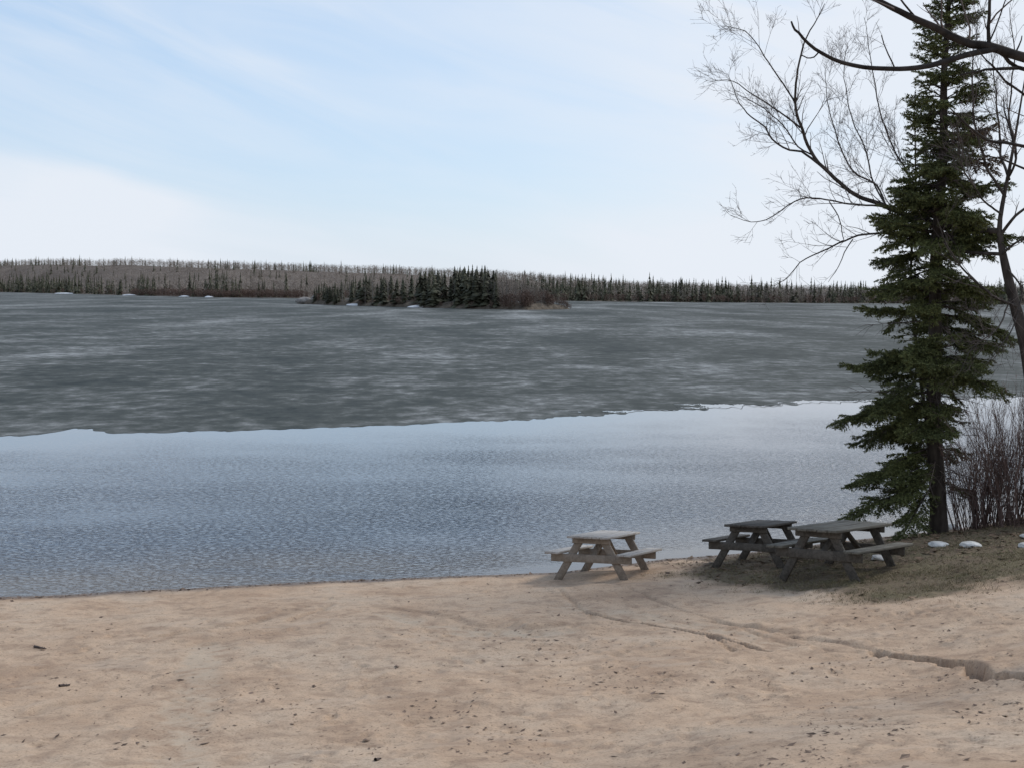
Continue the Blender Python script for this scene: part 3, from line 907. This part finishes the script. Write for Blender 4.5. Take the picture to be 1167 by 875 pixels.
detailed_spruce((SPX, SPY_, spz), 12.7, prof_main, lean_main, 21, 'tall dark green spruce rising out of the photo beside the picnic tables', .165,
                dead_zone=dead_zone, rust=lambda z, az, L: 7.1 < z < 7.85 and -1.1 < ((az + math.pi) % (2 * math.pi) - math.pi) < .35)
# slender companion spruce just behind, to its left
q = at(1032, 600, 30.0); 
def prof_slim(z):
    f = max(0, 1 - z / 9.6); n = .55 + .9 * vnoise(np.array([z * 1.9]), np.array([3.5]), 19)[0]
    return (.22 + 1.15 * f) * n, (.22 + .9 * f) * n
yy = 29.6; xx = at(1073, 600, yy)[0]
detailed_spruce((xx, yy, gz(xx, yy) - .1), 9.4, prof_slim, lambda z: -.75 * sstep(-.3, 5.5, z) - .004 * z, 33, 'slender young spruce with sparse tiers, half hidden on the left of the tall spruce', .045,
                whorl=.25, zmin=1.3, gap_r=.85, dead_zone=lambda z, az, r: r.random() < (.9 if z < 1.9 else .3 if z < 4 else .1))

# ------------------------------------------------------------------ bare trees
def smooth_path(P, step):
    P = np.asarray(P, float); n = len(P)
    out = []
    for i in range(n - 1):
        p0 = P[max(i - 1, 0)]; p1 = P[i]; p2 = P[i + 1]; p3 = P[min(i + 2, n - 1)]
        m = max(2, int(np.linalg.norm(p2 - p1) / step))
        for k in range(m):
            t = k / m
            out.append(.5 * ((2 * p1) + (-p0 + p2) * t + (2 * p0 - 5 * p1 + 4 * p2 - p3) * t * t + (-p0 + 3 * p1 - 3 * p2 + p3) * t ** 3))
    out.append(P[-1]); return np.array(out)

def sprout(r, g, P, r0, r1, level, dens, lens, bias, maxlev, start=.15, spread=(.45, .95)):
    seg = np.linalg.norm(np.diff(P, axis=0), axis=1); L = seg.sum(); cum = np.concatenate([[0], np.cumsum(seg)])
    n = r.poisson(L * dens[level])
    for _ in range(n):
        t = r.uniform(start, 1) ** .85; s = t * L; i = min(np.searchsorted(cum, s) - 1, len(P) - 2); i = max(i, 0)
        f = (s - cum[i]) / (seg[i] + 1e-9); p = P[i] * (1 - f) + P[i + 1] * f
        d = (P[i + 1] - P[i]) / (seg[i] + 1e-9)
        v = r.normal(size=3); v -= d * np.dot(v, d); v /= np.linalg.norm(v) + 1e-9
        a = r.uniform(*spread); q = d * math.cos(a) + v * math.sin(a) + np.array([0, 0, bias[level]]); q /= np.linalg.norm(q)
        l = lens[level] * r.uniform(.4, 1.25) * (1.15 - .6 * t)
        m = 5; cur = r.normal(size=3) * .28 + np.array([0, 0, r.uniform(-.1, .35)])
        tt = np.linspace(0, 1, m)[:, None]
        C_ = p + q * l * tt + cur * l * tt ** 2 * .6 + np.cumsum(r.normal(size=(m, 3)) * l * .02, 0) * (tt > 0)
        pr = (r0 + (r1 - r0) * t) * r.uniform(.4, .65); pr = min(max(pr, .0028), [.016, .0075, .0045, .003][level])
        e = max(pr * .35, .002)
        g.tube(C_, np.linspace(pr, e, m), 3)
        if level < maxlev:
            sprout(r, g, C_, pr, e, level + 1, dens, lens, bias, maxlev, .2, spread)

def limb_path(pix, step=.12):
    return smooth_path([at(*p) for p in pix], step)

def bare_tree_with(root_label, trunk_pts, trunk_r, limbs, seed, dens, lens, bias, maxlev=2, twig_min=None, name='bare_tree', lm='bark_bare'):
    r = np.random.default_rng(seed)
    T = smooth_path(trunk_pts, .2)
    base = T[0].copy(); root = empty(name, tuple(base), root_label, 'tree')
    rad = np.interp(np.linspace(0, 1, len(T)), np.linspace(0, 1, len(trunk_r)), trunk_r)
    T2 = T - base; T2[0, 2] -= .2
    g = Geo(); g.tube(T2, rad, 12); link('trunk', g.mesh('trunk', MAT['bark_bare'], True), root)
    for pix, r0, r1, d in limbs:
        P = limb_path(pix); n = len(P)
        P = P + np.stack([fbm(np.arange(n) * .35, np.full(n, k * 7.7 + r0 * 999), 3, 900 + k) for k in range(3)], 1) * .035 * np.minimum(1, np.arange(n) / 5)[:, None]
        g = Geo(); g.tube(P - base, np.linspace(1, 0, n) ** .8 * (r0 - r1) + r1, 7)
        lo = link('limb', g.mesh('limb', MAT[lm], True), root)
        tw = Geo(); sprout(r, tw, P - base, r0, r1, 0, [x * d for x in dens], lens, bias, maxlev, .12)
        if tw.V: link('twigs', tw.mesh('twigs', MAT['twig']), lo)
    return root

ta = at(1190, 610, 27.2); ta[2] = gz(ta[0], ta[1])
trA = [ta, at(1184, 500, 27.1), at(1170, 400, 27.0), at(1156, 345, 26.95), at(1145, 300, 26.9), at(1139, 262, 26.9), at(1144, 225, 26.9), at(1150, 195, 26.8), at(1158, 150, 26.7), at(1168, 90, 26.6)]
Y1 = 27.2
LA_ = [
 ([(1140, 264, 26.9), (1098, 262, 27.6), (1050, 250, 28.5), (1002, 233, 28.9), (975, 222, 29.0), (952, 203, 29.0), (934, 186, 28.9), (924, 170, 28.8), (912, 144, 28.6), (906, 117, 28.4), (908, 87, 28.2), (913, 58, 28.1), (924, 36, 28.0), (940, 4, 27.9)], .066, .006, 1),
 ([(906, 117, 28.4), (884, 84, 28.2), (864, 54, 28.0), (849, 35, 27.8), (823, 29, 27.6)], .018, .004, 1.2),
 ([(912, 146, 28.6), (897, 133, 28.7), (874, 118, 28.8), (852, 105, 28.9), (835, 93, 29.0), (808, 93, 29.1)], .020, .004, 1.3),
 ([(934, 188, 28.9), (913, 173, 28.7), (899, 172, 28.6), (880, 158, 28.5), (871, 146, 28.4), (856, 134, 28.3), (843, 118, 28.2), (837, 101, 28.1), (829, 84, 28.0)], .026, .004, 1.3),
 ([(928, 178, 28.8), (909, 168, 28.9), (896, 148, 29.1), (885, 136, 29.2), (864, 120, 29.3), (840, 106, 29.4)], .018, .004, 1.2),
 ([(1040, 246, 28.6), (1002, 235, 28.4), (975, 233, 28.2), (948, 230, 28.0), (927, 226, 27.9), (911, 228, 27.8), (890, 240, 27.7), (874, 250, 27.6), (855, 253, 27.5), (831, 245, 27.4)], .024, .004, 1.1),
 ([(1140, 290, 26.9), (1090, 285, 27.6), (1030, 268, 28.4), (989, 267, 28.7), (964, 275, 28.8), (944, 283, 28.8), (925, 292, 28.8), (911, 300, 28.8), (899, 314, 28.8), (882, 326, 28.8)], .036, .005, .9),
 ([(945, 230, 28.0), (955, 246, 28.2), (959, 258, 28.4), (961, 274, 28.7)], .012, .008, .5),
 ([(972, 273, 28.7), (962, 288, 28.6), (956, 303, 28.5), (944, 322, 28.4)], .012, .004, .8),
 ([(1010, 238, 28.8), (1000, 212, 29.0), (975, 198, 29.2), (962, 180, 29.3), (953, 150, 29.4), (945, 120, 29.5), (940, 85, 29.5)], .022, .004, 1.4),
 ([(1015, 240, 28.9), (995, 208, 29.6), (985, 170, 29.9), (970, 130, 30.1), (962, 90, 30.2), (966, 50, 30.3)], .02, .004, 1.4),
 ([(1060, 255, 28.4), (1035, 200, 29.6), (1010, 150, 30.2), (998, 100, 30.4), (990, 55, 30.5), (985, 20, 30.5)], .026, .004, 1.2),
 ([(1146, 225, 26.9), (1125, 190, 26.7), (1112, 150, 26.4), (1108, 90, 26.2), (1114, 20, 26.0)], .03, .005, 1.2),
 ([(1150, 205, 26.9), (1140, 170, 27.5), (1136, 120, 27.9), (1130, 60, 28.2)], .03, .005, 1.2),
 ([(1148, 205, 26.8), (1158, 180, 26.2), (1150, 130, 25.8), (1156, 70, 25.5), (1150, 10, 25.2)], .025, .004, 1.3),
 ([(1142, 245, 26.9), (1118, 225, 26.2), (1098, 190, 25.6), (1092, 140, 25.2)], .022, .004, 1.3),
 ([(1146, 305, 26.9), (1164, 330, 26.4), (1150, 380, 26.0), (1120, 420, 25.8)], .02, .004, 1.3),
 ([(1152, 340, 26.9), (1135, 375, 26.2), (1110, 395, 25.8), (1090, 430, 25.6)], .018, .004, 1.3),
 ([(1139, 270, 26.9), (1152, 252, 26.7), (1168, 238, 26.4), (1200, 220, 26.0)], .035, .01, .9),
 ([(1140, 292, 26.9), (1160, 275, 26.5), (1185, 268, 26.2)], .03, .008, .9),
 ([(1160, 350, 26.9), (1120, 330, 26.3), (1085, 290, 25.9), (1068, 250, 25.7)], .03, .006, .8),
]
bare_tree_with('bare tree whose thin branches arch out to the left behind the tall spruce', trA, [.20, .17, .155, .14, .125, .11, .08, .045, .035, .022, .012], LA_, 44,
               [4.4, 6.5, 7.0], [.85, .42, .2], [.22, .12, .05])

# nearer tree whose trunk stands just outside the photograph
yb = 17.0
tb = at(1330, 700, yb); tb[2] = gz(tb[0], yb)
trB = [tb, at(1325, 560, yb), at(1312, 380, yb), at(1300, 250, yb), at(1290, 130, yb), at(1285, 0, yb), at(1290, -140, yb), at(1300, -280, yb)]
LB_ = [
 ([(1290, 130, 17), (1240, 92, 16.9), (1200, 76, 16.8), (1167, 67, 16.7), (1130, 54, 16.6), (1095, 46, 16.6), (1050, 24, 16.5), (1015, 9, 16.4), (985, -6, 16.3), (930, -35, 16.2)], .08, .012, .3),
 ([(1134, 56, 16.6), (1100, 64, 16.5), (1060, 75, 16.3), (1025, 80, 16.2), (985, 78, 16.1), (950, 68, 16.0), (930, 56, 15.95), (915, 45, 15.9), (905, 33, 15.9), (900, 25, 15.9)], .038, .010, .12),
 ([(1135, 58, 16.6), (1145, 64, 16.7), (1160, 78, 16.8), (1200, 84, 16.9), (1250, 100, 17.0)], .022, .03, .2),
 ([(1160, 78, 16.8), (1140, 79, 16.6), (1117, 82, 16.4), (1095, 86, 16.3)], .022, .008, .5),
 ([(1128, 53, 16.6), (1126, 30, 16.6), (1127, 5, 16.5), (1129, -30, 16.5)], .024, .014, .6),
 ([(1129, 45, 16.6), (1140, 20, 16.7), (1150, -5, 16.8)], .010, .006, .6),
 ([(1250, 190, 17.0), (1200, 140, 16.8), (1167, 107, 16.6), (1145, 92, 16.5), (1122, 70, 16.3), (1112, 55, 16.2)], .024, .006, .4),
 ([(1300, 240, 17), (1230, 185, 16.8), (1167, 167, 16.6), (1145, 163, 16.5), (1125, 160, 16.4), (1100, 142, 16.3), (1085, 125, 16.2)], .036, .008, .4),
 ([(1155, 164, 16.55), (1151, 145, 16.6), (1146, 125, 16.7), (1143, 110, 16.7)], .013, .005, .5),
 ([(1230, 195, 16.8), (1190, 196, 16.5), (1167, 192, 16.3), (1140, 182, 16.1), (1118, 176, 16.0)], .022, .006, .4),
 ([(1156, 64, 16.7), (1161, 52, 16.7), (1165, 40, 16.8)], .012, .006, .4),
 ([(1020, 79, 16.2), (1013, 62, 16.2), (1006, 42, 16.2)], .010, .005, .4),
 ([(934, 58, 15.95), (928, 66, 15.9), (920, 67, 15.9), (914, 64, 15.9)], .009, .006, .2),
 ([(1045, 22, 16.5), (1030, 5, 16.4), (1015, -15, 16.3)], .014, .008, .4),
 ([(1290, 60, 17), (1240, 10, 16.8), (1190, -30, 16.6), (1140, -80, 16.4)], .05, .015, .5),
]
bare_tree_with('nearer bare tree reaching thick dark limbs into the photo over the spruce top', trB, [.24, .22, .2, .18, .15, .12, .09, .05], LB_, 45,
               [2.6, 3.5, 4.0], [.7, .35, .18], [.3, .15, .05], lm='limb')

# ------------------------------------------------------------------ shrubs on the bank
def shrub(px, Y, h, n, seed, spread, lab):
    r = np.random.default_rng(seed)
    p = at(px, 590, Y); z = gz(p[0], Y)
    root = empty('bare_shrub', (p[0], Y, z), lab, 'shrub', 'bare shrubs behind the white stones')
    st = Geo(); tw = Geo()
    for k in range(n):
        a = r.uniform(0, 6.28); rr = r.uniform(0, 1) ** .6 * spread
        b = np.array([math.cos(a) * rr, math.sin(a) * rr * .7, 0]); b[2] = gz(p[0] + b[0], Y + b[1]) - z - .05
        L = h * r.uniform(.45, 1.05)
        d = np.array([math.cos(a) * r.uniform(0, .3) + r.normal() * .10, math.sin(a) * r.uniform(0, .28) + r.normal() * .10, 1]); d /= np.linalg.norm(d)
        m = 8; t = np.linspace(0, 1, m)[:, None]; cur = r.normal(size=3) * [.16, .16, .02]
        P = b + d * L * t + cur * L * t ** 2 + np.cumsum(r.normal(size=(m, 3)) * .012, 0) * (t > 0)
        r0 = r.uniform(.006, .013)
        st.tube(P, np.linspace(r0, .0035, m), 4)
        sprout(r, tw, P, r0, .003, 1, [0, 3.4, 4.0], [0, .5, .22], [0, .35, .25], 2, .25, (.25, .7))
    link('stems', st.mesh('stems', MAT['shrub']), root); link('twigs', tw.mesh('twigs', MAT['shrub']), root)
    return root
shrub(1116, 28.3, 2.0, 80, 61, .55, 'lowest bare reddish grey shrub, directly right of the spruce trunk')
shrub(1145, 27.8, 2.6, 125, 62, .7, 'tall bare reddish grey shrub of upright stems behind the two white stones at the edge')
shrub(1182, 27.4, 2.75, 110, 63, .8, 'bare reddish grey shrub cut off by the right edge of the photo')

# ------------------------------------------------------------------ ground litter
def leaf_geo(pts, rng, size, lift=.35):
    n = len(pts); a = rng.uniform(0, 6.28, n); sz = size * np.clip(np.exp(rng.normal(size=n) * .55 - .15), .2, 3)
    z = ground(pts[:, 0], pts[:, 1])
    u = np.stack([np.cos(a), np.sin(a), rng.normal(size=n) * .15], 1) * sz[:, None]
    v = np.stack([-np.sin(a), np.cos(a), rng.normal(size=n) * .2], 1) * (sz * rng.uniform(.2, .6, n))[:, None]
    c = np.stack([pts[:, 0], pts[:, 1], z + .005], 1); up = np.stack([a * 0, a * 0, sz * rng.uniform(.02, lift, n)], 1)
    b0 = c - u + up * rng.uniform(0, 1, n)[:, None]; b1 = c + v + up * .6; b2 = c + u + up * rng.uniform(0, 1, n)[:, None]; b3 = c - v
    g = Geo(); g.tris(np.stack([b0, b1, b2, b0, b2, b3], 1).reshape(-1, 3)); return g
rl = np.random.default_rng(5)
def cast_many(px, py):
    D = _fw[None] + ((px - 583.5) / F)[:, None] * RT[None] - ((py - 437.5) / F)[:, None] * UP[None]
    t = np.full(len(px), 18.0)
    for _ in range(16):
        P = CAM[None] + D * (t / D[:, 1])[:, None]; h = base_h(P[:, 0], P[:, 1]); t = .5 * t + .5 * (h - CAM[2]) / D[:, 2] * D[:, 1]
    return CAM[None] + D * (t / D[:, 1])[:, None]
def sand_points(n):
    px = rl.uniform(-40, 1210, n * 12); py = rl.uniform(655, 885, n * 12)
    P = cast_many(px, py); sd = shore_y(P[:, 0]) - P[:, 1]
    w = (.25 + .75 * sstep(150, 700, px) * sstep(680, 780, py)) * (.08 + sstep(.35, .75, vnoise(P[:, 0] * 1.3, P[:, 1] * 1.3, 77)))
    ok = (rl.random(len(px)) < w) & (sd > .3)
    return P[ok][:n, :2]
lm = leafy('dead_leaf', (.065, .043, .03), (.25, .17, .12), 3, 0)
tag(link('leaf_litter', leaf_geo(sand_points(2300), rl, .020, .2).mesh('leaf_litter', lm)), 'scattered dark dead leaves and bark bits on the open sand', 'dead leaves', None, 'stuff')
def bank_points(n, k):
    x = rl.uniform(2.2, 11.5, n * 10); y = rl.uniform(19.3, 31, n * 10)
    m = grass_mask(x, y) * ((.12 + .88 * sstep(22.5, 25.5, y)) if k == 0 else (1 - .75 * sstep(24, 26, y)) * np.clip(1.3 * vnoise(x * 1.7, y * 1.7, 55) - .1, 0, 1))
    ok = rl.random(len(x)) < m
    return np.stack([x, y], 1)[ok][:n]
lm2 = leafy('bank_leaf', (.07, .045, .028), (.25, .17, .11), 3, 0)
tag(link('fallen_leaves', leaf_geo(bank_points(6000, 0), rl, .035, .6).mesh('fallen_leaves', lm2)), 'brown fallen leaves covering the bank around the spruce foot', 'dead leaves', None, 'stuff')
wp = rl.uniform(-10, 9, 1500); wy = shore_y(wp) - .12 - np.abs(rl.normal(size=1500)) * .14
tag(link('shore_debris', leaf_geo(np.stack([wp, wy], 1), rl, .026).mesh('shore_debris', lm)), 'thin dark line of leaf and bark debris along the waterline', 'debris', None, 'stuff')
# thin spring grass
gp = np.repeat(bank_points(16000, 1), 3, 0); n = len(gp)
gp = gp + rl.normal(size=gp.shape) * .02; a = rl.uniform(0, 6.28, n)
o = np.stack([gp[:, 0], gp[:, 1], ground(gp[:, 0], gp[:, 1]) - .005], 1); w = np.stack([np.cos(a), np.sin(a), a * 0], 1) * .004
tip = np.stack([rl.normal(size=n) * .035, rl.normal(size=n) * .035, rl.uniform(.015, .06, n)], 1)
g = Geo(); g.tris(np.stack([o - w, o + w, o + tip], 1).reshape(-1, 3))
tag(link('grass', g.mesh('grass', leafy('spring_grass', (.09, .084, .038), (.28, .225, .13), .8, 0))), 'thin olive and straw coloured grass around the dark picnic tables', 'grass', None, 'stuff')

# single sticks lying on the sand
def stick(px, py, L, ang, lab, seed):
    r = np.random.default_rng(seed); q = pix2ground(px, py, ground)
    g = Geo(); t = np.linspace(-.5, .5, 8)[:, None]; d = np.array([math.cos(ang), math.sin(ang), 0])
    P = d * L * t + np.cumsum(r.normal(size=(8, 3)) * L * .025, 0); P[:, 2] = 0
    for i in range(8): P[i, 2] = gz(q[0] + P[i, 0], q[1] + P[i, 1]) - q[2] + .016
    g.tube(P, np.linspace(.018, .008, 8), 5)
    for k in range(3):
        i = r.integers(2, 6); v = np.array([math.cos(ang + r.choice([-.7, .7])), math.sin(ang + r.choice([-.7, .7])), .15])
        g.tube([P[i], P[i] + v * L * .18, P[i] + v * L * .3], [.008, .005, .003], 4)
    o = link('stick', g.mesh('stick', MAT['twig'])); o.location = tuple(q); tag(o, lab, 'stick')
stick(46, 739, .24, -.5, 'short dark forked stick lying alone on the sand near the left edge', 1)
stick(74, 782, .13, .6, 'tiny dark stick on the sand nearer than the forked stick', 2)
stick(430, 866, .1, 1.2, 'small dark stick at the bottom of the photo in the middle of the sand', 3)

# ------------------------------------------------------------------ sky and sun
SUN_AZ, SUN_EL = R(48), R(40)
w = bpy.data.worlds.new('World'); bpy.context.scene.world = w; w.use_nodes = True
nt_ = w.node_tree; bg = nt_.nodes['Background']
class WB(NB):
    def __init__(s): s.t = nt_
b = WB()
sk = b.n('ShaderNodeTexSky', sky_type='NISHITA'); sk.sun_disc = False; sk.sun_elevation = SUN_EL; sk.sun_rotation = SUN_AZ
sk.air_density = 1.0; sk.dust_density = .6; sk.ozone_density = 1.4
tc = b.n('ShaderNodeTexCoord'); sep = b.n('ShaderNodeSeparateXYZ'); b.l(tc.outputs['Generated'], sep.inputs[0])
x, y, z = sep.outputs
az = b.math('ARCTAN2', x, y); el = b.math('ARCSINE', z)
def vec(a, c, k):
    cb_ = b.n('ShaderNodeCombineXYZ')
    for i, s_ in enumerate((a, c, k)):
        if isinstance(s_, (int, float)): cb_.inputs[i].default_value = s_
        else: b.l(s_, cb_.inputs[i])
    return cb_.outputs[0]
# cirrus streaks lie along lines sinking to the right
u1 = b.math('ADD', el, b.math('MULTIPLY', az, .22))
v1 = vec(b.math('MULTIPLY', az, 3.2), b.math('MULTIPLY', u1, 17), 1.7)
n1 = b.noise(v1, 1.0, 6, .55, .9)
v2 = vec(b.math('MULTIPLY', az, 2.0), b.math('MULTIPLY', el, 7), 5.2)
n2 = b.noise(v2, 1.0, 4, .5, .5)
veil = b.ramp(az, [(0.0, 0.0), (1.0, 1.0)])
mr = b.n('ShaderNodeMapRange', clamp=True, interpolation_type='SMOOTHSTEP'); b.l(az, mr.inputs[0])
for i, v_ in zip((1, 2, 3, 4), (-.06, .30, 0.0, .62)): mr.inputs[i].default_value = v_
hz = b.n('ShaderNodeMapRange', clamp=True, interpolation_type='SMOOTHSTEP'); b.l(el, hz.inputs[0])
for i, v_ in zip((1, 2, 3, 4), (0.0, .09, .44, 0.0)): hz.inputs[i].default_value = v_
# bank of cirrus with a clear upper edge on the left
edge = b.math('ADD', b.math('SUBTRACT', b.math('ADD', b.math('MULTIPLY', az, -.22), .0175), el), b.math('MULTIPLY', b.math('SUBTRACT', n2, .5), .03))
er = b.n('ShaderNodeMapRange', clamp=True, interpolation_type='SMOOTHSTEP'); b.l(edge, er.inputs[0])
for i, v_ in zip((1, 2, 3, 4), (-.004, .010, 0.0, .36)): er.inputs[i].default_value = v_
lf = b.n('ShaderNodeMapRange', clamp=True, interpolation_type='SMOOTHSTEP'); b.l(az, lf.inputs[0])
for i, v_ in zip((1, 2, 3, 4), (-.15, -.28, 0.0, 1.0)): lf.inputs[i].default_value = v_
bank_ = b.math('MULTIPLY', er.outputs[0], lf.outputs[0])
cl = b.math('MULTIPLY', b.ramp(n1, [(.38, 0.0), (.72, .6)]), b.ramp(n2, [(.32, .35), (.6, 1.0)]))
fac = b.math('ADD', b.math('ADD', cl, mr.outputs[0]), b.math('ADD', hz.outputs[0], bank_))
fac = b.math('MINIMUM', b.math('ADD', fac, .16), .93)
hi = b.n('ShaderNodeMapRange', clamp=True, interpolation_type='SMOOTHSTEP'); b.l(el, hi.inputs[0])
for i, v_ in zip((1, 2, 3, 4), (.2, .6, 1.0, .45)): hi.inputs[i].default_value = v_
fac = b.math('MULTIPLY', fac, hi.outputs[0])
blue = b.mix(b.math('MULTIPLY', hi.outputs[0], .62), sk.outputs[0], (3.3, 4.8, 6.9))
col = b.mix(fac, blue, (6.0, 6.35, 6.9))
b.l(col, bg.inputs['Color']); bg.inputs['Strength'].default_value = .11

sl = bpy.data.lights.new('sun', 'SUN'); sl.energy = 1.5; sl.angle = R(14); sl.color = (1, .95, .88)
so = bpy.data.objects.new('sun', sl); C.objects.link(so)
dv = Vector((-math.sin(SUN_AZ) * math.cos(SUN_EL), -math.cos(SUN_AZ) * math.cos(SUN_EL), -math.sin(SUN_EL)))
so.rotation_euler = dv.to_track_quat('-Z', 'Y').to_euler()

sc = bpy.context.scene
sc.view_settings.view_transform = 'Standard'; sc.view_settings.look = 'None'; sc.view_settings.exposure = 0.3; sc.view_settings.gamma = 1
